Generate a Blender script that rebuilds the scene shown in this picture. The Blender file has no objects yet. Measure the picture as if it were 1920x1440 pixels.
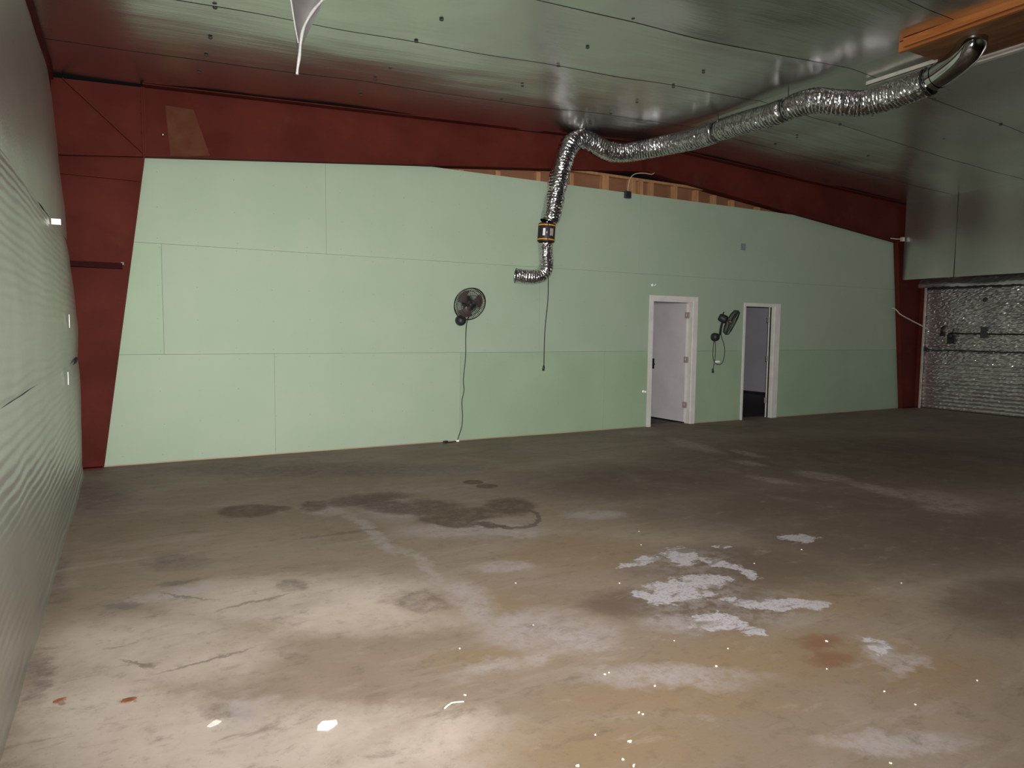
import bpy, bmesh, math, random
from mathutils import Vector, Matrix, noise
random.seed(7)
S = bpy.context.scene
C = bpy.context.collection

# ------------------------------------------------------------ camera, world, flash, exposure
CAM = Vector((0.0, -8.627, 1.5283))
RT = Vector((0.87509, -0.48384, 0.01080)); UP = Vector((0.02797, 0.07284, 0.99695)); FW = Vector((0.48315, 0.87212, -0.07727))
cd = bpy.data.cameras.new('camera'); cam = bpy.data.objects.new('camera', cd); C.objects.link(cam)
cd.sensor_width = 36.0; cd.lens = 1297.2 / 1920 * 36; cd.clip_start = 0.02; cd.clip_end = 100
M = Matrix((RT, UP, -FW)).transposed().to_4x4(); M.translation = CAM; cam.matrix_world = M
S.camera = cam

w = bpy.data.worlds.new('world'); S.world = w; w.use_nodes = True
w.node_tree.nodes['Background'].inputs[0].default_value = (0.6, 0.65, 0.7, 1)
w.node_tree.nodes['Background'].inputs[1].default_value = 0.004

# the camera's own flash: a small lamp just right of and above the lens
fd = bpy.data.lights.new('camera_flash', 'SPOT'); fl = bpy.data.objects.new('camera_flash', fd); C.objects.link(fl)
fd.energy = 2900; fd.shadow_soft_size = 0.014; fd.spot_size = math.radians(150); fd.spot_blend = 1.0
fd.color = (1.0, 0.975, 0.93)
FM = Matrix((RT, UP, -FW)).transposed().to_4x4()
FM = Matrix.Rotation(math.radians(2.0), 4, RT) @ Matrix.Rotation(math.radians(-2.0), 4, UP) @ FM
FM = FM @ Matrix.Diagonal((1.0, 0.405, 1.0, 1.0))      # the beam is wider than it is high
FM.translation = CAM + RT * 0.05 + UP * 0.045 + FW * 0.02
fl.matrix_world = FM

S.view_settings.view_transform = 'Standard'; S.view_settings.look = 'None'
S.view_settings.exposure = 0.0; S.view_settings.gamma = 1.0; S.view_settings.use_curve_mapping = False

# ------------------------------------------------------------ helpers
class NT:
    """small shader-node writer"""
    def __init__(s, name):
        s.m = bpy.data.materials.new(name); s.m.use_nodes = True; s.t = s.m.node_tree
        s.b = s.t.nodes['Principled BSDF']; s.tc = s.t.nodes.new('ShaderNodeTexCoord')
    def n(s, kind, **kw):
        nd = s.t.nodes.new(kind)
        for k, v in kw.items(): setattr(nd, k, v)
        return nd
    def inp(s, sock, v):
        if isinstance(v, bpy.types.NodeSocket): s.t.links.new(v, sock)
        else: sock.default_value = v
    def co(s, scale=(1, 1, 1), loc=(0, 0, 0), rot=(0, 0, 0)):
        mp = s.n('ShaderNodeMapping'); s.t.links.new(s.tc.outputs['Object'], mp.inputs[0])
        mp.inputs['Scale'].default_value = scale; mp.inputs['Location'].default_value = loc; mp.inputs['Rotation'].default_value = rot
        return mp.outputs[0]
    def noise(s, vec, scale, detail=4, rough=0.55, dist=0.0, color=False):
        nd = s.n('ShaderNodeTexNoise'); s.t.links.new(vec, nd.inputs['Vector'])
        nd.inputs['Scale'].default_value = scale; nd.inputs['Detail'].default_value = detail
        nd.inputs['Roughness'].default_value = rough; nd.inputs['Distortion'].default_value = dist
        return nd.outputs['Color' if color else 'Fac']
    def math(s, op, a, b=0.0, c=0.0, clamp=False):
        nd = s.n('ShaderNodeMath', operation=op); nd.use_clamp = clamp
        s.inp(nd.inputs[0], a); s.inp(nd.inputs[1], b); s.inp(nd.inputs[2], c)
        return nd.outputs[0]
    def vmath(s, op, a, b=(0, 0, 0)):
        nd = s.n('ShaderNodeVectorMath', operation=op); s.inp(nd.inputs[0], a); s.inp(nd.inputs[1], b)
        return nd.outputs['Value' if op in ('LENGTH', 'DOT_PRODUCT') else 'Vector']
    def ramp(s, fac, a, b, lo=0.0, hi=1.0, smooth=True):
        nd = s.n('ShaderNodeMapRange'); nd.interpolation_type = 'SMOOTHSTEP' if smooth else 'LINEAR'
        s.inp(nd.inputs[0], fac); nd.inputs[1].default_value = a; nd.inputs[2].default_value = b
        nd.inputs[3].default_value = lo; nd.inputs[4].default_value = hi
        return nd.outputs[0]
    def mix(s, fac, a, b):
        nd = s.n('ShaderNodeMix', data_type='RGBA'); s.inp(nd.inputs[0], fac)
        for k, v in ((6, a), (7, b)):
            s.inp(nd.inputs[k], v if isinstance(v, bpy.types.NodeSocket) else (v[0], v[1], v[2], 1))
        return nd.outputs[2]
    def set(s, **kw):
        nm = dict(color='Base Color', rough='Roughness', metal='Metallic', spec='Specular IOR Level', coat='Coat Weight', coatr='Coat Roughness')
        for k, v in kw.items():
            if k == 'color' and not isinstance(v, bpy.types.NodeSocket): v = (v[0], v[1], v[2], 1)
            s.inp(s.b.inputs[nm[k]], v)
        return s
    def bump(s, h, strength=0.3, dist=0.01):
        nd = s.n('ShaderNodeBump'); s.inp(nd.inputs['Height'], h)
        nd.inputs['Strength'].default_value = strength; nd.inputs['Distance'].default_value = dist
        s.t.links.new(nd.outputs[0], s.b.inputs['Normal']); return s

class MB:
    """collects shapes for ONE mesh object"""
    def __init__(s): s.v = []; s.f = []; s.sm = []
    def add(s, vs, fs, smooth=False):
        o = len(s.v); s.v += [tuple(p) for p in vs]; s.f += [tuple(i + o for i in f) for f in fs]; s.sm += [smooth] * len(fs)
        return s
    def box(s, a, b, mat=None):
        (x0, y0, z0), (x1, y1, z1) = a, b
        vs = [Vector(p) for p in ((x0,y0,z0),(x1,y0,z0),(x1,y1,z0),(x0,y1,z0),(x0,y0,z1),(x1,y0,z1),(x1,y1,z1),(x0,y1,z1))]
        if mat: vs = [mat @ p for p in vs]
        return s.add(vs, [(0,3,2,1),(4,5,6,7),(0,1,5,4),(1,2,6,5),(2,3,7,6),(3,0,4,7)])
    def prism(s, poly, y0, y1):
        """polygon in x,z extruded along y"""
        n = len(poly)
        vs = [(x, y0, z) for x, z in poly] + [(x, y1, z) for x, z in poly]
        fs = [tuple(range(n)), tuple(range(2*n-1, n-1, -1))] + [(i, i+n, (i+1) % n + n, (i+1) % n) for i in range(n)]
        return s.add(vs, fs)
    def plate(s, p, q, y0, y1, th):
        """flat bar whose edge runs p->q in the x,z plane, thickness th to the left of p->q, from y0 to y1"""
        d = Vector((q[0]-p[0], q[1]-p[1])).normalized(); nx, nz = -d.y*th, d.x*th
        return s.prism([p, q, (q[0]+nx, q[1]+nz), (p[0]+nx, p[1]+nz)], y0, y1)
    def tube(s, pts, r, seg=8, smooth=True, caps=True, closed=False):
        pts = [Vector(p) for p in pts]; n = len(pts)
        rs = r if isinstance(r, (list, tuple)) else [r]*n
        fr = frames(pts, closed); vs = []
        for p, (a, b), rr in zip(pts, fr, rs):
            for k in range(seg):
                t = 2*math.pi*k/seg; vs.append(p + (a*math.cos(t) + b*math.sin(t))*rr)
        fs = [(i*seg+k, i*seg+(k+1) % seg, ((i+1) % n)*seg+(k+1) % seg, ((i+1) % n)*seg+k) for i in range(n if closed else n-1) for k in range(seg)]
        s.add(vs, fs, smooth)
        if caps and not closed:
            s.f += [tuple(len(s.v)-len(vs)+k for k in reversed(range(seg))), tuple(len(s.v)-seg+k for k in range(seg))]; s.sm += [False]*2
        return s
    def lathe(s, prof, mat, seg=24, smooth=True):
        """profile of (radius, height) turned about local z of mat"""
        vs = []
        for r, h in prof:
            for k in range(seg):
                t = 2*math.pi*k/seg; vs.append(mat @ Vector((r*math.cos(t), r*math.sin(t), h)))
        fs = [(i*seg+k, i*seg+(k+1) % seg, (i+1)*seg+(k+1) % seg, (i+1)*seg+k) for i in range(len(prof)-1) for k in range(seg)]
        s.add(vs, fs, smooth)
        o = len(s.v) - len(vs)
        s.f += [tuple(o+k for k in reversed(range(seg))), tuple(len(s.v)-seg+k for k in range(seg))]; s.sm += [False]*2
        return s
    def grid(s, fn, nu, nv, smooth=True):
        vs = [fn(i/nu, j/nv) for j in range(nv+1) for i in range(nu+1)]
        fs = [(j*(nu+1)+i, j*(nu+1)+i+1, (j+1)*(nu+1)+i+1, (j+1)*(nu+1)+i) for j in range(nv) for i in range(nu)]
        return s.add(vs, fs, smooth)
    def build(s, name, mat, parent=None):
        me = bpy.data.meshes.new(name); me.from_pydata(s.v, [], s.f)
        me.polygons.foreach_set('use_smooth', s.sm); me.materials.append(mat); me.update()
        o = bpy.data.objects.new(name, me); C.objects.link(o)
        if parent:
            o.parent = parent; o.matrix_parent_inverse = Matrix.Translation(-parent.location)
        return o

def frames(pts, closed=False):
    n = len(pts); out = []; prev = None
    for i in range(n):
        a = pts[(i-1) % n] if (i > 0 or closed) else pts[0]; b = pts[(i+1) % n] if (i < n-1 or closed) else pts[-1]
        t = (b - a).normalized()
        if prev is None:
            u = t.cross(Vector((0, 0, 1)))
            if u.length < 1e-3: u = t.cross(Vector((1, 0, 0)))
            u.normalize()
        else:
            u = prev - t*prev.dot(t); u.normalize()
        prev = u; out.append((u, t.cross(u)))
    return out

def spline(P, step):
    P = [Vector(p) for p in P]; Q = [P[0]*2-P[1]] + P + [P[-1]*2-P[-2]]; out = []
    for i in range(1, len(Q)-2):
        a, b, c, d = Q[i-1:i+3]; m = max(2, int((c-b).length/step))
        for k in range(m):
            t = k/m
            out.append(0.5*((2*b) + (c-a)*t + (2*a-5*b+4*c-d)*t*t + (3*b-a-3*c+d)*t**3))
    out.append(P[-1]); return out

def look(pos, z):
    """matrix with local z along the given direction"""
    m = Vector(z).to_track_quat('Z', 'Y').to_matrix().to_4x4(); m.translation = Vector(pos); return m

def tag(o, label, cat, group=None):
    o['label'] = label; o['category'] = cat
    if group: o['group'] = group
    return o
def thing(name, label, cat, loc=(0, 0, 0), group=None):
    o = bpy.data.objects.new(name, None); C.objects.link(o); o.location = loc; o.empty_display_size = 0.1
    return tag(o, label, cat, group)
def struct(o, kind='structure'): o['kind'] = kind; return o
def root(name):
    o = bpy.data.objects.new(name, None); C.objects.link(o); o['kind'] = 'structure'; return o
def copyobj(o, parent=None):
    c = o.copy(); C.objects.link(c); c.parent = parent; return c

def floorpt(px, py):      # the spot on the slab seen at a photo pixel
    d = RT*(px-960) - UP*(py-720) + FW*1297.2; return CAM + d*(-CAM.z/d.z)

# ------------------------------------------------------------ building lines
RIDGE = 7.05
def zc(x):      # foil ceiling height
    return 4.075 + 0.048*(x+0.6) if x < RIDGE else 4.442 - 0.040*(x-RIDGE)
def zb(x):      # underside of the rafter
    return 3.345 + 0.0945*(x-0.21) if x < RIDGE else 3.991 - 0.0965*(x-RIDGE)
def xl(z): return -0.272 + 0.1431*z      # inner face of the left column
def xr(z): return 13.966 - 0.136*z       # inner face of the right column
def xw(z):                               # bulging foil on the left wall
    return -0.440 - (0.0 if z < 1.5 else 0.066*(z-1.5) + 0.0*z)

# ------------------------------------------------------------ materials
def foil(name, col, rough, metal, wr=(1, 1, 1), wscale=3.0, wstr=0.25, rib=None, fine=0.15, finescale=60.0, crink=0.0):
    k = NT(name); v = k.co(wr)
    big = k.noise(v, wscale, 5, 0.6)
    c = k.mix(k.ramp(k.noise(k.co((1, 1, 1)), 0.9, 5, 0.6), 0.35, 0.7), [x*0.86 for x in col], col)
    h = k.math('MULTIPLY', big, wstr)
    h = k.math('ADD', h, k.math('MULTIPLY', k.noise(k.co(), finescale, 3), fine*0.1))
    if crink:
        vo = k.n('ShaderNodeTexVoronoi'); k.t.links.new(k.co(), vo.inputs['Vector']); vo.inputs['Scale'].default_value = 45
        h = k.math('ADD', h, k.math('MULTIPLY', vo.outputs['Distance'], crink))
    if rib:
        wv = k.n('ShaderNodeTexWave', wave_type='BANDS', bands_direction='Z'); k.t.links.new(k.co(rib[0]), wv.inputs['Vector'])
        wv.inputs['Scale'].default_value = rib[1]; wv.inputs['Distortion'].default_value = rib[2]; wv.inputs['Detail'].default_value = 2
        wv.inputs['Detail Scale'].default_value = 0.7
        h = k.math('ADD', h, k.math('MULTIPLY', wv.outputs['Fac'], rib[3]))
    k.set(color=c, rough=rough, metal=metal); k.bump(h, 0.6, 0.05)
    return k.m

def plain(name, col, rough=0.5, metal=0.0, var=0.15, scale=8.0, bump=0.0):
    k = NT(name); f = k.noise(k.co(), scale, 4)
    c = k.mix(k.ramp(f, 0.3, 0.7), [x*(1-var) for x in col], [min(1, x*(1+var)) for x in col])
    k.set(color=c, rough=rough, metal=metal)
    if bump: k.bump(f, bump, 0.004)
    return k.m

M_ceil = foil('ceiling_foil', (0.78, 0.78, 0.75), 0.27, 1.0, (0.22, 3.2, 1), 1.8, 0.16, None, 0.14, 40)
M_wall = foil('wall_foil', (0.60, 0.60, 0.55), 0.38, 0.90, (1, 0.5, 1.6), 2.0, 0.12, ((1, 0.30, 1), 5.5, 4.5, 0.11), 0.6, 45)
M_wall_top = foil('wall_foil_smooth', (0.60, 0.60, 0.55), 0.38, 0.90, (1, 0.5, 1.6), 2.0, 0.12, None, 0.6, 45)
M_wallr = foil('upper_wall_foil', (0.62, 0.64, 0.58), 0.32, 0.95, (1, 1, 0.6), 2.0, 0.05, None, 0.08, 60)
M_door_foil = foil('door_foil', (0.86, 0.83, 0.84), 0.34, 0.96, (1, 1, 2), 3.0, 0.1, None, 0.3, 60)
M_duct = foil('duct_foil', (0.66, 0.65, 0.69), 0.15, 1.0, (1, 1, 1), 14.0, 0.06, None, 0.2, 60, 0.05)
M_duct_small = foil('duct_foil_fine', (0.70, 0.69, 0.72), 0.18, 1.0, (1, 1, 1), 20.0, 0.06, None, 0.2, 70, 0.05)
M_steel = plain('bright_steel', (0.50, 0.50, 0.52), 0.09, 1.0, 0.05, 5)
M_white = plain('white_paint', (0.62, 0.60, 0.58), 0.45, 0, 0.06, 5)
M_leaf = plain('door_leaf_paint', (0.56, 0.53, 0.55), 0.5, 0, 0.05, 3)
M_tape = plain('white_tape', (0.95, 0.95, 0.88), 0.4, 0, 0.04, 30)
M_black = plain('black_plastic', (0.014, 0.013, 0.016), 0.55, 0, 0.2, 20)
M_blackrub = plain('black_cord', (0.012, 0.012, 0.012), 0.5, 0, 0.2, 20)
M_cage = plain('black_wire', (0.02, 0.018, 0.02), 0.4, 0.3, 0.2, 20)
M_blade = plain('smoky_blade', (0.07, 0.05, 0.05), 0.35, 0, 0.2, 6)
M_orange = plain('orange_band', (0.80, 0.30, 0.025), 0.4, 0, 0.1, 20)
M_sticker = plain('white_sticker', (0.8, 0.8, 0.8), 0.5, 0, 0.05, 40)
M_hinge = plain('brass_hinge', (0.42, 0.35, 0.34), 0.4, 0.3, 0.1, 30)
M_box = plain('dark_box', (0.035, 0.04, 0.05), 0.45, 0, 0.1, 20)
M_conduit = plain('pale_cable', (0.45, 0.42, 0.34), 0.45, 0, 0.06, 30)
M_vent = plain('grey_cover', (0.17, 0.22, 0.22), 0.5, 0.0, 0.1, 30)
M_grey = plain('galvanised_strip', (0.50, 0.47, 0.42), 0.45, 0.3, 0.15, 6)
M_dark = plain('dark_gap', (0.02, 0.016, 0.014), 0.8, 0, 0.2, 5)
M_room = plain('room_paint', (0.46, 0.43, 0.50), 0.6, 0, 0.06, 1.5)
M_roomfloor = plain('room_floor', (0.035, 0.028, 0.03), 0.6, 0, 0.2, 3)
M_washer = plain('dark_washer', (0.035, 0.035, 0.03), 0.7, 0.0, 0.2, 20)
M_paper = plain('torn_paper', (0.85, 0.83, 0.78), 0.6, 0, 0.06, 40)
M_chip = plain('paint_chip', (0.66, 0.64, 0.58), 0.6, 0, 0.1, 40)
M_leafdry = plain('dry_leaf', (0.20, 0.075, 0.035), 0.7, 0, 0.3, 30)
M_flap = plain('vinyl_flap', (0.20, 0.19, 0.19), 0.45, 0.2, 0.1, 8)
M_flapedge = plain('torn_white_edge', (0.62, 0.62, 0.60), 0.6, 0, 0.1, 60, 0.3)

def wood(name, a, b, sc=(1, 1, 12), scale=3):
    k = NT(name); f = k.noise(k.co(sc), scale, 5, 0.6, 0.6)
    k.set(color=k.mix(k.ramp(f, 0.3, 0.72), a, b), rough=0.6); k.bump(f, 0.2, 0.003); return k.m
M_stud = wood('pine_stud', (0.30, 0.145, 0.065), (0.42, 0.23, 0.11), (14, 14, 0.8))
M_kraft = wood('kraft_backing', (0.17, 0.075, 0.036), (0.23, 0.105, 0.055), (1, 1, 1), 2)
M_plyo = wood('orange_plywood', (0.10, 0.036, 0.011), (0.19, 0.085, 0.024), (5, 0.8, 5), 2)
M_board = wood('orange_board', (0.26, 0.075, 0.016), (0.38, 0.135, 0.03), (12, 0.7, 12), 2)
M_plate = wood('bottom_plate', (0.30, 0.20, 0.13), (0.42, 0.30, 0.20), (0.5, 8, 8), 3)

# primer-red steel with rusty and tan patches
k = NT('red_primer_steel')
f1 = k.noise(k.co((0.7, 1, 1)), 1.3, 5, 0.6); f2 = k.noise(k.co(loc=(3, 1, 2)), 2.6, 4, 0.6)
c = k.mix(k.ramp(f1, 0.3, 0.7), (0.066, 0.0125, 0.0095), (0.100, 0.0205, 0.0145))
c = k.mix(k.ramp(f2, 0.56, 0.78, 0, 0.6), c, (0.090, 0.036, 0.024))
k.set(color=c, rough=0.65, spec=0.05); k.bump(k.noise(k.co(), 45, 3), 0.08, 0.003); M_red = k.m
k = NT('dark_red_clip'); k.set(color=(0.028, 0.008, 0.008), rough=0.9, spec=0.02); M_clip = k.m
k = NT('overspray_patch')
f2 = k.noise(k.co(), 5.0, 4, 0.6)
k.set(color=k.mix(k.ramp(f2, 0.3, 0.7), (0.088, 0.027, 0.015), (0.104, 0.042, 0.023)), rough=0.65, spec=0.05); M_tan = k.m

# green moisture-resistant drywall
k = NT('green_drywall')
f1 = k.noise(k.co(), 1.1, 4, 0.6); f2 = k.noise(k.co((1, 1, 1), (5, 2, 1)), 9, 5, 0.65)
c = k.mix(k.ramp(f1, 0.3, 0.72), (0.312, 0.392, 0.296), (0.338, 0.410, 0.320))
c = k.mix(k.ramp(f2, 0.58, 0.8, 0, 0.35), c, (0.315, 0.355, 0.290))
k.set(color=c, rough=0.62, spec=0.25); k.bump(f2, 0.05, 0.003); M_green = k.m
M_greener = plain('green_drywall_deep', (0.285, 0.380, 0.264), 0.62, 0, 0.05, 1.3)

# concrete slab: bare brown-grey cement, oil stains, flaking pale paint and a dusty track.
# every stain is an ellipse on the slab, its place and two axes measured off the photograph
k = NT('stained_concrete')
v0 = k.co()
wob = k.vmath('SUBTRACT', k.noise(v0, 2.2, 4, 0.6, 0, True), (0.5, 0.5, 0.5))
wob2 = k.vmath('SUBTRACT', k.noise(v0, 9.0, 5, 0.68, 0, True), (0.5, 0.5, 0.5))
vs_ = k.vmath('ADD', v0, k.vmath('MULTIPLY', wob2, (0.16, 0.16, 0)))
vd = k.vmath('ADD', k.vmath('ADD', v0, k.vmath('MULTIPLY', wob, (0.24, 0.24, 0))), k.vmath('MULTIPLY', wob2, (0.22, 0.22, 0)))
def blob(px, py, hx, hy, rot=0, soft=0.8, base=None):
    a = math.radians(rot); c = floorpt(px, py)
    def ax(dx, dy):
        p, q = floorpt(px+dx, py+dy), floorpt(px-dx, py-dy); return ((p-q)*0.5).to_2d()
    u = ax(hx*math.cos(a), hx*math.sin(a)); t = ax(-hy*math.sin(a), hy*math.cos(a))
    det = u.x*t.y - u.y*t.x
    d = k.vmath('SUBTRACT', base or vd, (c.x, c.y, 0))
    m = k.vmath('DOT_PRODUCT', d, (t.y/det, -t.x/det, 0)); n = k.vmath('DOT_PRODUCT', d, (-u.y/det, u.x/det, 0))
    return k.ramp(k.math('ADD', k.math('MULTIPLY', m, m), k.math('MULTIPLY', n, n)), 1.0, max(0.0, 1.0-soft))
def union(L):
    o = L[0]
    for x in L[1:]: o = k.math('MAXIMUM', o, x)
    return o
def blobs(L, soft=0.8, base=None): return union([blob(*(b if len(b) > 4 else tuple(b)+(0,)), soft=soft, base=base) for b in L])
def over(mask, amt, colour):
    global base
    base = k.mix(k.math('MULTIPLY', mask, amt), base, colour)
n1 = k.noise(v0, 0.55, 6, 0.62, 0.4); n2 = k.noise(k.co((1, 1, 1), (9, 3, 0)), 1.7, 7, 0.70, 0.5)
n3 = k.noise(k.co((1, 1, 1), (1, 7, 0)), 11.0, 7, 0.74); n4 = k.noise(k.co((1, 1, 1), (2, 7, 0)), 42.0, 5, 0.75)
nstreak = k.noise(k.co((0.42, 2.3, 1), (0, 0, 0), (0, 0, math.radians(6))), 1.5, 7, 0.70, 0.8)
nmot = k.noise(k.co((0.8, 1.6, 1), (4, 4, 0)), 5.0, 7, 0.72, 0.4)
base = k.mix(k.ramp(n1, 0.34, 0.68), (0.180, 0.138, 0.100), (0.225, 0.178, 0.140))
over(k.ramp(nstreak, 0.50, 0.72), 0.55, (0.265, 0.222, 0.190))
over(k.ramp(nstreak, 0.46, 0.26), 0.45, (0.130, 0.100, 0.080))
over(k.ramp(n2, 0.54, 0.76), 0.5, (0.235, 0.200, 0.180))
pale = blobs([(380, 1390, 460, 120), (300, 1210, 300, 90), (720, 1390, 380, 100), (180, 1330, 180, 150), (600, 1130, 380, 70)], 1.0)
over(pale, k.ramp(n2, 0.22, 0.65, 0.40, 0.90), (0.405, 0.345, 0.297))
tan = blobs([(1120, 1400, 330, 75), (1480, 1230, 330, 75), (930, 1235, 160, 24), (1740, 1260, 190, 60), (1080, 1035, 190, 45), (1560, 1130, 160, 40), (1250, 1310, 320, 50), (900, 1130, 120, 30)], 1.0)
over(tan, k.ramp(n2, 0.2, 0.65, 0.55, 0.95), (0.190, 0.134, 0.080))
dark_brown = blobs([(1680, 1000, 420, 80), (1500, 950, 420, 60), (1600, 860, 480, 60), (1900, 1130, 190, 70), (1220, 900, 330, 50), (1180, 1130, 130, 36), (1400, 1060, 280, 66), (1330, 1130, 200, 60), (1560, 1000, 250, 60)], 1.0)  # broad darker brown areas across the right of the slab
over(dark_brown, k.ramp(n2, 0.2, 0.65, 0.60, 0.95), (0.104, 0.074, 0.054))
over(blobs([(95, 1090, 50, 70), (75, 1270, 40, 60), (170, 930, 110, 40), (330, 1052, 75, 24), (545, 1096, 40, 14), (790, 1125, 80, 25), (600, 880, 400, 18), (420, 1330, 80, 25)], 1.0), k.ramp(n3, 0.3, 0.65, 0.2, 0.75), (0.110, 0.080, 0.070))
track = blobs([(1200, 812, 50, 6), (1300, 835, 70, 9, 14), (1400, 850, 45, 5, 12), (1400, 868, 40, 5, 8), (1450, 901, 70, 6, 8), (1545, 893, 70, 9, 8), (1650, 918, 90, 10, 12), (1770, 938, 110, 18, 10), (1790, 955, 80, 10, 4)], 1.0)
over(track, k.ramp(n3, 0.36, 0.62, 0.15, 0.90), (0.300, 0.245, 0.215))
skim = blobs([(1020, 1180, 170, 55), (1100, 1190, 90, 36), (960, 1245, 130, 24, -14), (690, 990, 90, 15, 38), (800, 1068, 95, 13, 42), (880, 1125, 90, 40, 30), (880, 993, 170, 20), (740, 955, 80, 26), (1110, 965, 75, 13), (950, 1062, 80, 14), (1660, 1225, 60, 30, 30), (1700, 1248, 60, 22, -20), (1260, 1265, 230, 30), (1680, 1390, 200, 30), (1280, 1170, 110, 20), (965, 1000, 70, 10), (620, 955, 60, 14), (300, 1120, 150, 12, -8), (470, 1330, 50, 60, 40)], 1.0)
over(skim, k.math('MULTIPLY', k.ramp(n3, 0.30, 0.60, 0.20, 0.90), k.ramp(n2, 0.30, 0.58, 0.25, 0.9)), (0.310, 0.272, 0.268))
wh = blobs([(1278, 1040, 44, 22), (1195, 1054, 52, 9, -12), (1345, 1056, 70, 9, 12), (1405, 1076, 34, 9, 22), (1285, 1104, 96, 31), (1230, 1122, 60, 14, 10), (1330, 1092, 55, 22), (1398, 1132, 42, 9, 14), (1472, 1135, 80, 17), (1530, 1140, 34, 10), (1350, 1166, 72, 22), (1405, 1178, 34, 13), (1490, 1008, 46, 9), (1350, 1024, 20, 4), (1655, 1215, 34, 18, 30)], 1.0)
whm = k.ramp(k.math('ADD', wh, k.math('MULTIPLY', k.math('SUBTRACT', n3, 0.5), 3.0)), 0.30, 0.60)
whm = k.math('MULTIPLY', k.math('MULTIPLY', whm, k.ramp(n4, 0.36, 0.50, 0.25, 1)), k.math('MULTIPLY', k.ramp(wh, 0.02, 0.25), k.ramp(nmot, 0.60, 0.50, 0.15, 1)))
over(blobs([(1300, 1110, 140, 60), (1450, 1140, 130, 40), (1290, 1050, 120, 30)], 1.0), k.ramp(n3, 0.4, 0.6, 0.0, 0.6), (0.290, 0.255, 0.250))
over(whm, 0.9, (0.400, 0.375, 0.400))
oil = union([blobs([(465, 958, 64, 14, -3), (505, 953, 50, 6)], 0.5, vs_), blobs([(590, 949, 36, 11), (690, 936, 95, 14, -5), (735, 952, 70, 15, 3), (800, 952, 80, 18), (870, 966, 100, 15, -5), (955, 950, 60, 20), (835, 978, 70, 8, 8), (910, 982, 60, 5, 6)], 0.75), blobs([(887, 904, 21, 4.6), (913, 911.5, 23, 4.6)], 0.3, v0)])
oilm = k.math('MULTIPLY', oil, k.ramp(n3, 0.30, 0.58, 0.45, 0.90))
over(oilm, 1.0, (0.075, 0.046, 0.032))
ring = k.math('MULTIPLY', blob(965, 972, 52, 20, 0, 0.1, vs_), k.math('SUBTRACT', 1.0, blob(960, 971, 47, 17, 0, 0.15, vs_)))
over(ring, 0.7, (0.075, 0.052, 0.038))
over(blobs([(110, 1315, 14, 4), (240, 1314, 16, 6), (1540, 1205, 50, 20), (1555, 1235, 60, 20)], 1.0, vs_), 0.6, (0.140, 0.055, 0.028))
over(blobs([(480, 1128, 90, 3, -13), (345, 1118, 65, 3, 8), (390, 1237, 120, 3, -15), (340, 1092, 60, 5, -8), (260, 1245, 50, 3, 8), (640, 1000, 100, 3, -7), (230, 1135, 50, 8, -5)], 0.9, vs_), 0.55, (0.085, 0.066, 0.060))
over(k.ramp(nmot, 0.54, 0.72), 0.55, (0.105, 0.078, 0.060))
over(k.ramp(nmot, 0.44, 0.28), 0.45, (0.285, 0.232, 0.190))
over(k.ramp(n3, 0.52, 0.70), 0.32, (0.095, 0.070, 0.055))
over(k.ramp(n4, 0.60, 0.72), 0.45, (0.075, 0.055, 0.045))
over(k.ramp(n4, 0.38, 0.27), 0.25, (0.330, 0.290, 0.260))
k.set(color=base, rough=k.math('SUBTRACT', k.ramp(n2, 0.3, 0.7, 0.60, 0.80), k.math('MULTIPLY', oilm, 0.12)), spec=0.25)
k.bump(k.math('ADD', k.math('MULTIPLY', n3, 0.6), n4), 0.18, 0.004)
M_floor = k.m

# ------------------------------------------------------------ floor
struct(MB().box((-1.6, -14.0, -0.15), (16.2, 0.25, 0)).build('floor', M_floor))
struct(MB().box((2.0, 0.25, -0.15), (14.4, 9.0, 0)).build('floor_back', M_roomfloor))

# ------------------------------------------------------------ foil ceiling in strips, eave to eave
ceiling = root('ceiling')
def strip(y0, y1, x0, x1, seed):
    def fn(u, v):
        x = x0 + (x1-x0)*u; y = y0 + 0.012 + (y1-y0-0.012)*v
        sag = 0.007*math.cos(2*math.pi*(x-2.43)/1.57)
        lap = 0.0025*(1-v)**6 - 0.001*v**8
        nz = 0.028*noise.noise(Vector((x*0.45, y*1.1, 1.5))) + 0.006*noise.noise(Vector((x*1.5, y*4.5, 4.0)))
        t = min(1, max(0, (-3.45-y)/1.1)); q = min(1, max(0, (x-3.4)/1.6))*min(1, max(0, (6.9-x)/1.5))
        lift = 0.085*t*t*(3-2*t)*q - 0.025*math.exp(-((y+3.5)/0.12)**2)*q
        return (x, y, zc(x) - 0.004 + lift + sag*0.5 + lap + nz*min(1.0, 0.4 + abs(x-RIDGE)))
    return MB().grid(fn, 90, 12).build('insulation_strip', M_ceil, ceiling)
ys = [0.30, -0.98, -2.27, -3.52, -4.77, -6.02, -7.27, -8.52, -9.77, -11.02, -12.3, -14.0]
for i in range(len(ys)-1):
    strip(ys[i], ys[i+1]-0.012, -0.95, RIDGE, i*3.1)
    strip(ys[i], ys[i+1]-0.012, RIDGE, 15.4, i*3.1+50)
washer = None
for x in (0.72, 2.43, 4.0, 5.6, 8.6, 10.2):
    for y in (-0.62, -1.13, -1.62, -2.30, -2.80, -3.55):
        xx = x + random.uniform(-.03, .03); yy = y + random.uniform(-.06, .06)
        if washer is None:
            washer = MB().lathe([(0.004, -0.004), (0.016, -0.002), (0.020, 0.008)], Matrix.Identity(4), 10).build('washer', M_washer, ceiling); o = washer
        else: o = copyobj(washer, ceiling)
        o.location = (xx, yy, zc(xx) - 0.012)

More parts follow.
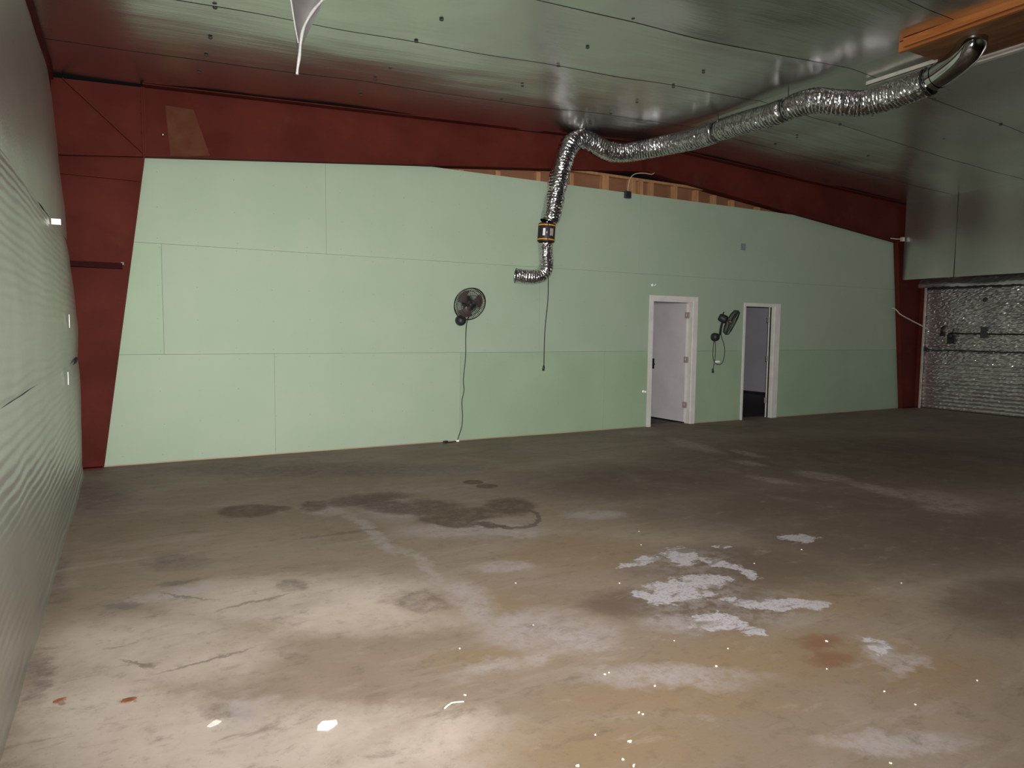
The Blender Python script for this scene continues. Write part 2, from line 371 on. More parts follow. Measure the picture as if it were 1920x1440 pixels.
# ------------------------------------------------------------ left wall: foil-faced batts in horizontal runs
wall_left = root('wall_left')
zs = [0.0, 1.19, 2.37, 4.12]
for i in range(3):
    z0, z1 = zs[i], zs[i+1]
    def fn(u, v, z0=z0, z1=z1, i=i):
        y = -12.5 + 12.37*u; z = z0 + (z1-z0)*v
        e = min(v, 1-v); puff = 0.018*(1-(2*v-1)**4) + 0.012*noise.noise(Vector((y*0.8, z*1.5, i*5.0))) + 0.005*noise.noise(Vector((y*2.5, z*5, i)))
        edge = max(0, (y+0.55)/0.42); bl = -0.02*edge**2
        if i == 0: puff += 0.05*max(0, 1-z/0.10)*max(0, 1)*0.5
        return (xw(z) + puff + bl - 0.018, y, z)
    MB().grid(fn, 140, 22).build('insulation_strip', M_wall_top if i == 2 else M_wall, wall_left)
MB().box((-0.64, -12.5, 3.98), (-0.585, -0.14, 4.07)).build('eave_strut', M_red, wall_left)
MB().box((-0.75, -12.5, 0.0), (-0.70, -0.1, 4.10)).build('wall_panel', M_dark, wall_left)
# dark tear at the seam beside the column
MB().tube(spline([(-0.435, -1.35, 1.185), (-0.430, -1.15, 1.200), (-0.445, -0.75, 1.215)], 0.05), [0.006]*3+[0.012]*(len(spline([(-0.435, -1.35, 1.185), (-0.430, -1.15, 1.200), (-0.445, -0.75, 1.215)], 0.05))-3), 6).build('torn_seam', M_dark, wall_left)

# ------------------------------------------------------------ back wall: green sheets on wood studs
wall_back = root('wall_back')
HOLES = [(7.335, 8.205, 0.0, 2.035), (9.405, 10.155, 0.0, 2.010)]
def sheet(x0, x1, z0, z1, m):
    """one board, notched for door openings, its ends following the frame"""
    g = 0.0012; mb = MB()
    xs = sorted({x0, x1} | {h for a in HOLES for h in a[:2] if x0 < h < x1})
    for a, b in zip(xs, xs[1:]):
        lo = z0
        for h in HOLES:
            if a >= h[0]-1e-6 and b <= h[1]+1e-6: lo = max(lo, h[3])
        if lo >= z1 - 1e-6: continue
        aa = a + (g if a == x0 else 0); bb = b - (g if b == x1 else 0)
        l0 = max(aa, xl(lo) + 0.001) if a == 0 - 9 or a < 0.3 else aa
        P = []
        if a < 0.3:   P += [(xl(lo)+0.002, lo+g), (bb, lo+g)]
        elif b > 13.4: P += [(aa, lo+g), (xr(lo)-0.002, lo+g)]
        else: P += [(aa, lo+g), (bb, lo+g)]
        top = lambda x: min(z1-g, zb(x)-0.002)
        L = []; n = 14; xa = xl(min(z1, 3.345)) + 0.002 if a < 0.3 else aa; xb_ = xr(min(z1, 3.37)) - 0.002 if b > 13.4 else bb
        if z1 > 3.3: xb_ = min(xb_, 13.505)
        for i in range(n+1):
            x = xb_ + (xa-xb_)*i/n; L.append((x, top(x)))
        mb.prism(P + L, 0.0, 0.0127)
    return mb.build('drywall_sheet', m, wall_back)
for row, (z0, z1, cuts) in enumerate(((0.012, 1.219, (-0.3, 1.52, 3.965, 6.40, 8.84, 11.28, 14.0)), (1.219, 2.438, (-0.3, 0.343, 5.22, 9.10, 13.0, 14.0)), (2.438, 3.657, (-0.3, 2.153, 7.03, 11.9, 14.0)))):
    for a, b in zip(cuts, cuts[1:]): sheet(a, b, z0, z1, M_greener if (row == 0 and a > 3.9) or (row == 1 and a < 0) else M_green)
MB().box((-0.30, 0.004, 0), (7.335, 0.10, 0.0119)).box((8.205, 0.004, 0), (9.405, 0.10, 0.0119)).box((10.155, 0.004, 0), (14.0, 0.10, 0.0119)).build('bottom_plate', M_plate, wall_back)
sc = MB()
for i in range(34):
    x = -0.1 + i*0.406
    for zz in (0.08, 0.45, 0.82, 1.17, 1.27, 1.62, 1.98, 2.39, 2.49, 2.85, 3.2, 3.6):
        xx = x + random.uniform(-.02, .02); z = zz + random.uniform(-.02, .02)
        if any(h[0]-0.1 < xx < h[1]+0.1 and z < h[3]+0.1 for h in HOLES) or xx < xl(z)+0.05 or xx > xr(z)-0.05 or z > zb(xx)-0.05: continue
        sc.add([(xx+0.005*math.cos(a*math.pi/3), -0.0006, z+0.005*math.sin(a*math.pi/3)) for a in range(6)], [(0, 1, 2, 3, 4, 5)])
struct(sc.build('screw_heads', M_vent, wall_back), 'stuff')
PL0, PL1 = 3.865, 3.902
for i, x in enumerate((3.98, 4.54, 5.19, 5.76, 6.38, 6.90, 7.06, 7.27, 7.76, 8.22, 8.62, 9.04, 9.66, 10.1)):
    wv = 0.075 if x in (6.38, 6.90) else 0.045
    top = min(PL0, zb(x)-0.03)
    MB().box((x-wv, 0.0135, 2.4), (x+wv*0.6, 0.095, top)).build('stud', M_stud, wall_back)
MB().prism([(3.3, 2.4), (11.5, 2.4), (11.5, 3.56), (8.75, PL0), (5.45, PL0+0.03), (3.3, 3.70)], 0.10, 0.112).build('kraft_backing', M_kraft, wall_back)
MB().box((5.5, 0.0135, PL0), (8.70, 0.112, PL1)).build('top_plate', M_stud, wall_back)

# back rooms behind the doorways
def wallbox(name, a, b, m): return struct(MB().box(a, b).build(name, m))
wallbox('wall_room_right', (13.80, 0.12, 0.0), (13.9, 8.0, 2.5), M_room)
wallbox('wall_room_back', (2.4, 7.9, 0.0), (13.8, 8.0, 2.5), M_room)
wallbox('wall_room_divider', (8.95, 0.12, 0.0), (9.05, 7.9, 2.5), M_room)
wallbox('wall_room_left', (2.4, 0.12, 0.0), (2.5, 7.9, 2.5), M_room)
wallbox('ceiling_room', (2.4, 0.12, 2.42), (13.8, 7.9, 2.5), M_room)
wallbox('baseboard_room', (13.785, 0.12, 0.0), (13.80, 7.9, 0.06), M_dark)

# ------------------------------------------------------------ doors in the back wall
d1 = root('door_1')
def casing(par, x0, x1, ztop, w, wr=None):
    wr = wr or w
    MB().box((x0-w, -0.018, 0), (x0, 0.0, ztop)).build('casing', M_white, par)
    MB().box((x1, -0.018, 0), (x1+wr, 0.0, ztop)).build('casing', M_white, par)
    MB().box((x0-w, -0.018, ztop), (x1+wr, 0.0, ztop+w)).build('casing', M_white, par)
casing(d1, 7.335, 8.195, 2.035, 0.075, 0.088)
MB().box((7.325, 0.0, 0), (7.345, 0.125, 2.035)).build('jamb', M_white, d1)
MB().box((8.180, 0.0, 0), (8.204, 0.125, 2.035)).build('jamb', M_white, d1)
MB().box((7.345, 0.0, 2.015), (8.180, 0.125, 2.0349)).build('head_jamb', M_white, d1)
A = math.radians(89.0); LM = Matrix.Translation((8.165, 0.105, 0)) @ Matrix.Rotation(math.pi - A, 4, 'Z')
leaf = MB().box((0, -0.02, 0.022), (0.83, 0.02, 2.01), LM).build('door_leaf', M_leaf, d1)
for z in (0.26, 1.02, 1.76):
    MB().box((-0.012, 0.0, z), (0.030, 0.024, z+0.10), LM).box((8.150, 0.05, z), (8.179, 0.10, z+0.10)).tube([LM @ Vector((-0.008, 0.024, z)), LM @ Vector((-0.008, 0.024, z+0.10))], 0.010, 8).build('hinge', M_hinge, leaf)
MB().box((0.755, 0.0, 0.88), (0.825, 0.032, 1.06), LM).tube([LM @ Vector((0.78, 0.03, 0.97)), LM @ Vector((0.78, 0.075, 0.97))], 0.016, 10).tube([LM @ Vector((0.79, 0.070, 0.97)), LM @ Vector((0.69, 0.070, 0.965))], 0.011, 8).build('lock', M_black, leaf)

d2 = root('door_2')
casing(d2, 9.405, 10.145, 2.010, 0.040, 0.13)
MB().box((9.395, 0.0, 0), (9.415, 0.125, 2.01)).build('jamb', M_white, d2)
MB().box((10.135, 0.0, 0), (10.154, 0.125, 2.01)).build('jamb', M_white, d2)
MB().box((9.415, 0.0, 1.990), (10.135, 0.125, 2.0099)).build('head_jamb', M_white, d2)
MB().box((10.126, 0.060, 0), (10.1349, 0.085, 1.99)).build('door_stop', M_dark, d2)
for z in (0.26, 1.02, 1.72):
    MB().box((10.105, 0.100, z), (10.134, 0.124, z+0.10)).build('hinge', M_hinge, d2)

# ------------------------------------------------------------ red steel frame
def column(name, label, inner, x_out, x_in_top, z_top, sgn):
    t = thing(name, label, 'column', (inner(0), 0.0, 0.0))
    zk = zb(inner(3.34))
    o = -sgn
    poly = [(x_out, 0.0), (inner(0), 0.0), (inner(zk), zk), (x_in_top, zk), (x_in_top, zc(x_in_top)-0.03), (x_out, zc(x_out)-0.03)]
    MB().prism(poly, -0.004, 0.006).build('web', M_red, t)
    p, q = (inner(0), 0.0), (inner(zk), zk)
    MB().plate(p, q, -0.095, 0.105, 0.012*(1 if sgn > 0 else -1)).build('inner_flange', M_red, t)
    MB().plate((x_out, 0.0), (x_out, zc(x_out)-0.03), -0.10, 0.105, 0.012*(1 if sgn > 0 else -1)).build('outer_flange', M_red, t)
    MB().box((min(x_out, inner(0))-0.0, -0.10, 0.0), (max(x_out, inner(0)), 0.0-0.004, 0.014)).build('base_plate', M_red, t)
    return t, zk
colL, zk = column('steel_column', 'tapered red steel column beside the silver foil wall on the left', xl, -0.62, 0.205, 4.05, 1)
xk = xl(zk)
def bar(t, a, b, y0=-0.06, th=0.010): return MB().plate(a, b, y0, -0.004, th).build('stiffener', M_red, t)
bar(colL, (-0.60, 3.265), (xk-0.01, 3.345))
bar(colL, (-0.60, 3.085), (xl(3.08)-0.013, 3.085), -0.035)
MB().box((-0.60, -0.085, 2.140), (-0.035, -0.004, 2.200)).build('girt_clip', M_clip, colL)
bar(colL, (-0.52, 4.04), (xk-0.02, 3.385), -0.045)
MB().box((xk-0.018, -0.095, 3.345), (xk-0.002, -0.004, zc(xk)-0.05)).build('end_plate', M_red, colL)
for z in (3.46, 3.60, 3.80, 3.92):
    MB().lathe([(0.011, 0), (0.011, 0.012), (0.004, 0.014)], look((xk-0.018, -0.05, z), (-1, 0, 0)), 6, False).build('bolt', M_red, colL)
MB().box((-0.05, -0.03, 2.185), (-0.022, -0.004, 2.213)).build('clip', M_steel, colL)

colR, zkr = column('steel_column', 'dark red steel column in the far right corner beside the foil door', xr, 14.52, 13.505, 4.1, -1)
def rafter(label, x0, x1):
    t = thing('steel_rafter', label, 'beam', ((x0+x1)/2, 0.0, zb((x0+x1)/2)))
    MB().prism([(x0, zb(x0)), (x1, zb(x1)), (x1, zc(x1)-0.03), (x0, zc(x0)-0.03)], -0.004, 0.006).build('web', M_red, t)
    MB().plate((x0, zb(x0)), (x1, zb(x1)), -0.095, 0.105, 0.012).build('bottom_flange', M_red, t)
    MB().plate((x0, zc(x0)-0.022), (x1, zc(x1)-0.022), -0.095, 0.105, 0.010).build('top_flange', M_red, t)
    return t
rl = rafter('long red steel roof beam above the bright left half of the green wall', xk, RIDGE)
MB().prism([(0.46, 3.40), (0.86, 3.45), (0.70, 3.93), (0.42, 3.93)], -0.0046, -0.0040).build('overspray', M_tan, rl)
MB().box((xk, -0.095, 3.36), (xk+0.016, -0.004, zc(xk)-0.05)).build('end_plate', M_red, rl)
MB().lathe([(0.016, 0), (0.016, 0.010), (0.006, 0.014)], look((0.39, -0.004, 3.615), (0, -1, 0)), 8).build('bolt', M_steel, rl)
rr = rafter('red steel roof beam sloping down over the dim right half of the green wall', RIDGE, 13.505)
MB().box((RIDGE-0.010, -0.095, zb(RIDGE)+0.012), (RIDGE+0.010, -0.005, zc(RIDGE)-0.05)).build('ridge_plate', M_red, rr)

# ------------------------------------------------------------ right wall: hanging foil above, foil-lined overhead door below
wall_right = root('wall_right')
for i, (y0, y1) in enumerate(((-0.115, -1.10), (-1.10, -2.20), (-2.20, -3.3), (-3.3, -4.5), (-4.5, -5.7), (-5.7, -8.5), (-8.5, -14.0))):
    def fn(u, v, y0=y0, y1=y1, i=i):
        y = y0+(y1-y0)*u; z = 2.625 + (zc(13.68)+0.03-2.625)*v
        return (13.68 + 0.02*noise.noise(Vector((y, z, i*3.0))) + 0.01*math.cos(u*2*math.pi) + (0.015 if i % 2 else 0) , y, z)
    MB().grid(fn, 16, 24).build('insulation_strip', M_wallr, wall_right)
MB().box((14.75, -14.0, 0.0), (14.85, 0.2, 4.2)).build('wall_panel', M_dark, wall_right)
for z in (2.62,):
    MB().box((14.45, -14.0, z+0.10), (14.7, 0.2, z+0.20)).build('girt', M_red, wall_right)
d3 = root('door_3')
def dfn(z0, z1, seed):
    def fn(u, v):
        y = 0.06 - 5.0*u; z = z0 + (z1-z0)*v
        j = random.uniform(-0.006, 0.006); q = random.uniform(-0.012, 0.012)
        return (14.56 - 0.02*math.sin(math.pi*v)**0.5 + 0.014*noise.noise(Vector((y*2.2, z*3, seed))) - (0.016 if z < 0.95 else 0.006)*abs(math.sin(z*math.pi/0.075)) + j*(0.6 if z < 0.95 else 1), y + (q if 0 < u < 1 else 0), z)
    return fn
MB().grid(dfn(0.012, 1.205, 1), 130, 80, False).build('door_section', M_door_foil, d3)
MB().grid(dfn(1.225, 2.46, 5), 130, 80, False).build('door_section', M_door_foil, d3)
def roll(u, v):
    y = 0.06 - 5.0*u; t = v*math.pi*1.3 - 0.4
    return (14.50 - 0.07*math.cos(t) + 0.02*noise.noise(Vector((y*1.6, t, 2))), y, 2.58 + 0.10*math.sin(t-0.6) + 0.035*noise.noise(Vector((y*1.1, t*0.5, 9))) + random.uniform(-0.012, 0.012))
MB().grid(roll, 90, 12, False).build('top_curtain', M_door_foil, d3)
MB().box((14.475, -0.150, 0), (14.50, -0.115, 2.60)).build('door_track', M_grey, d3)
MB().box((14.60, -5.0, 0), (14.66, 0.10, 2.75)).build('door_backing', M_dark, d3)
lk = MB().box((14.48, -0.765, 1.355), (14.55, -0.615, 1.53)).lathe([(0.05, 0), (0.05, 0.05), (0.03, 0.06)], look((14.50, -0.68, 1.505), (-1, 0, 0)), 14).build('lock', M_black, d3)
MB().tube([(14.485, -0.70, 1.53), (14.47, -0.74, 1.64)], 0.016, 8).build('lock_handle', M_black, lk)
MB().box((14.50, -0.555, 1.50), (14.55, -0.455, 1.575)).tube([(14.50, -0.50, 1.56), (14.49, -0.50, 1.69)], 0.022, 8).tube([(14.49, -0.51, 1.69), (14.49, -0.57, 1.70)], 0.02, 8).build('latch', M_black, d3)
MB().box((14.490, -1.35, 1.48), (14.55, -1.23, 1.70)).build('rail_bracket', M_box, d3)
MB().tube([(14.515, -0.62, 1.560), (14.515, -5.0, 1.545)], 0.014, 8).build('lock_bar', M_dark, d3)
MB().box((14.515, -5.0, 1.205), (14.56, 0.05, 1.224)).build('section_joint', M_dark, d3)
MB().box((14.51, -0.20, 1.19), (14.55, -0.08, 1.27)).build('hinge', M_dark, d3)
MB().lathe([(0.045, 0), (0.04, 0.02), (0.02, 0.03)], look((14.535, -1.26, 2.22), (-1, 0, 0)), 10).build('dimple_washer', M_washer, d3)

# wall behind the photographer, plain foil
struct(MB().box((-1.0, -14.1, 0.0), (15.2, -14.0, 4.6)).build('wall_front', M_wallr))

# ------------------------------------------------------------ roof cover with boards, steel elbow, flexible duct
rc = thing('roof_hatch', 'orange plywood roof panel with two edge boards beside the steel duct elbow', 'panel', (7.25, -6.4, 4.39))
MB().box((6.86, -9.4, 4.385), (7.74, -4.22, 4.40)).build('plywood', M_plyo, rc)
MB().box((6.76, -9.4, 4.355), (6.80, -4.30, 4.435)).build('edge_board', M_board, rc)
MB().box((6.82, -9.4, 4.340), (6.86, -4.22, 4.435)).build('edge_board', M_board, rc)
MB().box((7.735, -9.4, 4.330), (7.755, -4.02, 4.42)).box((7.755, -9.4, 4.330), (7.80, -4.02, 4.338)).box((7.68, -9.4, 4.345), (7.735, -4.02, 4.352)).build('metal_strip', M_grey, rc)
tag(MB().box((7.44, -4.25, 4.352), (7.50, -3.45, 4.358)).box((7.44, -4.25, 4.352), (7.446, -3.45, 4.40)).build('ceiling_strip', M_grey), 'pale metal strip on the ceiling just above the flexible duct', 'strip')

el = thing('duct_elbow', 'shiny smooth steel duct elbow coming out of the orange roof panel', 'duct', (7.22, -4.66, 4.38))
ep = spline([(7.235, -4.70, 4.385), (7.24, -4.69, 4.33), (7.27, -4.60, 4.26), (7.33, -4.42, 4.205), (7.38, -4.26, 4.175)], 0.02)
MB().tube(ep, 0.128, 32, True, False).build('elbow_body', M_steel, el)
for i in (int(len(ep)*0.86),):
    MB().tube([ep[i], ep[i+1], ep[i+2]], 0.134, 32, True, False).build('seam_band', M_steel, el)

def flexduct(name, label, pts, R, mat, pitch, crinkle, seed, seg=44, step=0.011, pinch=()):
    t = thing(name, label, 'duct', pts[len(pts)//2])
    P = spline(pts, step); fr = frames(P); L = [0.0]
    for a, b in zip(P, P[1:]): L.append(L[-1] + (b-a).length)
    mb = MB(); vs = []
    for p, (a, b), l in zip(P, fr, L):
        tri = abs(((l/pitch) % 1.0)*2-1)
        pin = 1.0
        for q, amt in pinch: pin -= amt*math.exp(-((l-q*L[-1])/0.05)**2)
        for kk in range(seg):
            th = 2*math.pi*kk/seg; d = a*math.cos(th) + b*math.sin(th)
            pp = p + d*R
            c = crinkle*(noise.noise(pp*24 + Vector((seed, 0, 0))) + 0.8*noise.noise(pp*60) + 0.5*noise.noise(pp*9))
            vs.append(p + d*(R*pin*(0.965 + 0.05*tri) + c))
    n = len(P)
    mb.add(vs, [(i*seg+kk, i*seg+(kk+1) % seg, (i+1)*seg+(kk+1) % seg, (i+1)*seg+kk) for i in range(n-1) for kk in range(seg)], False)
    mb.build('duct_hose', mat, t)
    return t, P, L
DUCT = [(7.40, -4.22, 4.172), (7.40, -4.02, 4.150), (7.40, -3.78, 4.135), (7.33, -3.52, 4.125), (7.18, -3.30, 4.165), (7.05, -3.02, 4.235), (7.02, -2.45, 4.215), (7.02, -1.85, 4.235), (6.99, -1.25, 4.215), (6.86, -0.74, 4.215), (6.62, -0.42, 4.175), (6.34, -0.30, 4.135), (6.08, -0.29, 4.155), (5.86, -0.29, 4.225), (5.66, -0.29, 4.235), (5.51, -0.28, 4.135), (5.43, -0.26, 3.93), (5.36, -0.24, 3.66), (5.31, -0.22, 3.36), (5.27, -0.21, 3.16), (5.215, -0.20, 3.045)]
du, P, L = flexduct('flexible_duct', 'fat crinkled silver foil duct snaking along the ceiling ridge down to the black fan', DUCT, 0.142, M_duct, 0.042, 0.0048, 3, pinch=((0.255, 0.16), (0.43, 0.10), (0.80, 0.06), (0.93, 0.10), (1.0, 0.2)))
for q in (0.005, 0.255, 0.43):
    i = min(len(P)-4, max(1, int(q*len(P))))
    MB().tube(P[i:i+3], 0.150 if q < 0.1 else 0.140, 32, True, False).build('strap', M_black if q < 0.3 else M_washer, du)
# hanger straps to the roof
for i in (int(0.255*len(P)), int(0.43*len(P))):
    p = P[i]; MB().tube([p + Vector((0, 0, 0.13)), Vector((p.x, p.y, zc(p.x)-0.003))], 0.006, 6).build('hanger', M_washer, du)
LOW = [(5.190, -0.195, 2.757), (5.195, -0.195, 2.62), (5.205, -0.195, 2.48), (5.180, -0.20, 2.37), (5.085, -0.195, 2.295), (4.93, -0.165, 2.275), (4.755, -0.115, 2.293)]
lo_, P2, L2 = flexduct('flexible_duct', 'thin ribbed silver duct elbow curling left below the black fan', LOW, 0.104, M_duct_small, 0.034, 0.0048, 11, 40, 0.0085)
MB().lathe([(0.085, 0), (0.085, 0.006)], look(P2[-1] + Vector((0.012, 0, 0)), P2[-2]-P2[-1]), 28).build('mouth_shade', M_dark, lo_)  # dark disc across the open end, standing for the shade inside the duct

fan = thing('duct_fan', 'black inline duct fan with orange rims hanging between two silver ducts', 'fan', (5.195, -0.20, 2.90))
FMx = look((5.19, -0.198, 2.765), (0.06, -0.01, 1))
MB().lathe([(0.100, 0.0), (0.120, 0.012), (0.122, 0.020), (0.122, 0.255), (0.118, 0.262), (0.100, 0.275)], FMx, 32).build('housing', M_black, fan)
for h in (0.030, 0.228):
    MB().lathe([(0.1225, h), (0.1275, h+0.002), (0.1275, h+0.015), (0.1225, h+0.017)], FMx, 32).build('orange_rim', M_orange, fan)
def onfan(ang, z, r=0.123):
    return FMx @ Vector((r*math.cos(ang), r*math.sin(ang), z))
# sticker and badge curve with the housing, facing the room
def patch(a0, a1, z0, z1, m, nm):
    # angles measured from the direction towards the viewer, positive to the right
    inv = FMx.inverted(); dirv = (inv.to_3x3() @ Vector((-0.52, -0.85, 0))).normalized(); th0 = math.atan2(dirv.y, dirv.x)
    rtv = (inv.to_3x3() @ Vector((0.85, -0.52, 0))); sg = 1 if math.cos(th0)*rtv.y - math.sin(th0)*rtv.x > 0 else -1
    MB().grid(lambda u, v: tuple(FMx @ Vector((0.1234*math.cos(th0+sg*(a0+(a1-a0)*u)), 0.1234*math.sin(th0+sg*(a0+(a1-a0)*u)), z0+(z1-z0)*v))), 6, 2).build(nm, m, fan)
patch(-0.42, -0.14, 0.085, 0.185, M_sticker, 'sticker')
patch(0.02, 0.08, 0.115, 0.145, M_sticker, 'indicator')
patch(0.40, 0.85, 0.090, 0.190, M_hinge, 'badge')
CP = spline([(5.150, -0.318, 3.02), (5.145, -0.325, 2.90), (5.146, -0.323, 2.75), (5.160, -0.318, 2.50), (5.165, -0.318, 2.32), (5.168, -0.318, 2.16), (5.175, -0.30, 1.95), (5.170, -0.24, 1.5), (5.205, -0.17, 1.04), (5.200, -0.17, 1.00)], 0.04)
pc = MB().tube(CP, 0.006, 6).build('power_cord', M_blackrub, fan)
MB().lathe([(0.007, 0.05), (0.016, 0.03), (0.018, -0.025), (0.012, -0.03)], look((5.200, -0.17, 0.985), (0.1, 0, 1)), 10).build('plug', M_blackrub, pc)

# ------------------------------------------------------------ wall fans
def wall_fan(label, mount, head, nrm, cordpts, plug, tie=None):
    t = thing('wall_fan', label, 'fan', (mount[0], 0, mount[1]))
    m = Vector((mount[0], 0, mount[1])); H = Vector(head); N = Vector(nrm).normalized()
    MB().lathe([(0.070, 0.0), (0.074, 0.02), (0.066, 0.07), (0.05, 0.095), (0.015, 0.105)], look(m + Vector((0, -0.0005, 0)), (0, -1, 0)), 20).build('wall_mount', M_black, t)
    back = H - N*0.16
    MB().tube(spline([m + Vector((0, -0.07, 0.02)), m + Vector((0.01, -0.13, 0.05)), (m+back)*0.5 + Vector((0, -0.06, 0)), back + Vector((0, 0, -0.03))], 0.02), 0.020, 10).build('bracket_arm', M_black, t)
    F = look(H, N)
    mh = MB().lathe([(0.02, -0.235), (0.050, -0.230), (0.066, -0.20), (0.070, -0.12), (0.058, -0.095), (0.03, -0.09)], F, 20).build('motor_housing', M_black, t)
    kn = MB().tube([F @ Vector((0, 0.06, -0.19)), F @ Vector((0, 0.105, -0.195))], 0.010, 8).build('oscillation_knob', M_black, mh)
    R = 0.222
    def ring(r, z, rad): return [F @ Vector((r*math.cos(2*math.pi*i/48), r*math.sin(2*math.pi*i/48), z)) for i in range(48)], rad
    mb = MB()
    for r, z, rad in ((R*0.30, 0.054, 0.0022), (R*0.62, 0.050, 0.0022), (R*0.90, 0.040, 0.0025)):
        mb.tube(ring(r, z, 0)[0], rad, 5, True, False, True)
    for i in range(60):
        a = 2*math.pi*i/60; ca, sa = math.cos(a), math.sin(a)
        mb.tube([F @ Vector((ca*r, sa*r, z)) for r, z in ((0.03, 0.056), (R*0.5, 0.052), (R*0.90, 0.040), (R, 0.0))], 0.0020, 4, True, False)
    mb.build('front_guard', M_cage, t)
    mb = MB()
    for r, z, rad in ((R*0.35, -0.087, 0.002), (R*0.72, -0.074, 0.002), (R*0.90, -0.060, 0.0025)):
        mb.tube(ring(r, z, 0)[0], rad, 5, True, False, True)
    for i in range(60):
        a = 2*math.pi*(i+.5)/60; ca, sa = math.cos(a), math.sin(a)
        mb.tube([F @ Vector((ca*r, sa*r, z)) for r, z in ((0.05, -0.09), (R*0.5, -0.086), (R*0.90, -0.060), (R, 0.0))], 0.0020, 4, True, False)
    mb.build('rear_guard', M_cage, t)
    MB().tube(ring(R, 0.0, 0)[0], 0.0065, 8, True, False, True).build('guard_rim', M_cage, t)
    MB().lathe([(0.005, 0.058), (0.030, 0.056), (0.034, 0.048), (0.030, 0.042)], F, 20).build('badge', M_black, t)
    MB().lathe([(0.012, 0.02), (0.03, 0.015), (0.034, -0.04), (0.012, -0.095)], F, 16).build('hub', M_blade, t)
    for b in range(3):
        def bf(u, v, b=b):
            a = 2*math.pi*b/3 + 0.5 + (v-0.5)*(0.75 + 0.55*u) - 0.25*u; r = 0.028 + 0.165*u*(1-0.10*(2*v-1)**2)
            return tuple(F @ Vector((r*math.cos(a), r*math.sin(a), -0.022 + 0.032*(v-0.5)*(1.2-0.5*u))))
        MB().grid(bf, 8, 8).build('blade', M_blade, t)
    pc = MB().tube(spline(cordpts, 0.03), 0.0062, 6).build('power_cord', M_blackrub, t)
    p0, dr = Vector(plug[0]), Vector(plug[1])
    MB().lathe([(0.007, -0.045), (0.016, -0.03), (0.018, 0.025), (0.010, 0.03)], look(p0, dr), 10).build('plug', M_blackrub, pc)
    if tie: MB().box(*tie).build('white_tie', M_tape, pc)
    return t
f1 = wall_fan('black caged wall fan facing out with its cord hanging to the floor', (3.955, 1.655), (3.955, -0.32, 1.868), (-0.02, -0.92, -0.375),
    [(4.00, -0.22, 1.74), (4.005, -0.12, 1.62), (4.03, -0.035, 1.45), (4.035, -0.02, 1.15), (4.005, -0.02, 0.85), (4.015, -0.02, 0.70), (3.985, -0.02, 0.55), (3.995, -0.02, 0.35), (3.985, -0.02, 0.20), (3.945, -0.03, 0.10), (3.90, -0.05, 0.012), (3.84, -0.07, 0.0075), (3.73, -0.10, 0.0085)],
    ((3.70, -0.105, 0.0185), (-1, -0.15, 0)))
MB().box((3.885, -0.062, 0.0005), (3.925, -0.030, 0.024)).build('white_tie', M_tape, [c for c in f1.children if c.name.startswith('power_cord')][0])
f2 = wall_fan('black wall fan between the doorways turned sideways with a looped cord', (8.674, 1.452), (8.735, -0.34, 1.695), (0.66, -0.62, -0.42),
    [(8.70, -0.12, 1.60), (8.80, -0.06, 1.45), (8.90, -0.03, 1.30), (8.92, -0.02, 1.15), (8.88, -0.02, 1.02), (8.80, -0.02, 0.985), (8.70, -0.02, 1.02), (8.655, -0.02, 1.12), (8.65, -0.02, 1.25), (8.665, -0.02, 1.38), (8.695, -0.02, 1.36), (8.71, -0.02, 1.20), (8.70, -0.02, 1.06), (8.68, -0.02, 0.98), (8.665, -0.02, 0.90)],
    ((8.662, -0.02, 0.875), (0.1, 0, -1)), ((8.70, -0.034, 1.020), (8.80, -0.010, 1.050)))

# ------------------------------------------------------------ small things on the back wall
jb = thing('junction_box', 'small dark box at the top edge of the green wall with a pale bent cable', 'box', (6.757, 0, 3.617))
MB().box((6.705, -0.05, 3.567), (6.808, 0.0, 3.672)).build('box_body', M_box, jb)
MB().box((6.715, -0.054, 3.577), (6.798, -0.05, 3.662)).build('cover', M_black, jb)
MB().tube(spline([(6.758, -0.025, 3.67), (6.768, -0.03, 3.80), (6.80, -0.045, 3.89), (6.88, -0.06, 3.945), (7.0, -0.105, 3.958), (7.14, -0.115, 3.955), (7.20, -0.112, 3.985)], 0.02), 0.0065, 8).build('cable', M_conduit, jb)
vt = tag(MB().box((9.235, -0.008, 2.945), (9.350, 0.0, 3.060)).build('cover_plate', M_vent), 'small square grey cover plate high on the wall above the open doorway', 'plate')
MB().box((9.252, -0.010, 2.962), (9.333, -0.008, 3.043)).build('cover_face', M_vent, vt)
nl = thing('wall_hook', 'tiny white hook high on the wall above the white door', 'hook', (7.309, 0, 2.262))
MB().lathe([(0.022, 0), (0.020, 0.006), (0.008, 0.009)], look((7.309, -0.0002, 2.27), (0, -1, 0)), 12).build('hook_base', M_tape, nl)
MB().tube([(7.309, -0.006, 2.27), (7.309, -0.075, 2.262), (7.309, -0.085, 2.285)], 0.006, 6).build('hook_shank', M_tape, nl)
ds = thing('door_stopper', 'tiny white stopper low on the wall left of the white door', 'stopper', (7.18, 0, 0.577))
MB().lathe([(0.024, 0), (0.022, 0.008), (0.010, 0.012), (0.010, 0.04), (0.018, 0.045), (0.016, 0.06)], look((7.18, -0.0002, 0.577), (0, -1, 0)), 12).build('stopper_body', M_tape, ds)
tag(MB().tube(spline([(13.56, -0.003, 2.06), (13.585, -0.05, 2.05), (13.59, -0.11, 2.00), (13.62, -0.135, 1.95), (13.75, -0.18, 1.88), (13.95, -0.24, 1.79), (14.10, -0.34, 1.70), (14.18, -0.40, 1.64)], 0.03), 0.012, 8).build('loose_cable', M_conduit), 'loose white cable poking out of the wall by the far right column', 'cable')
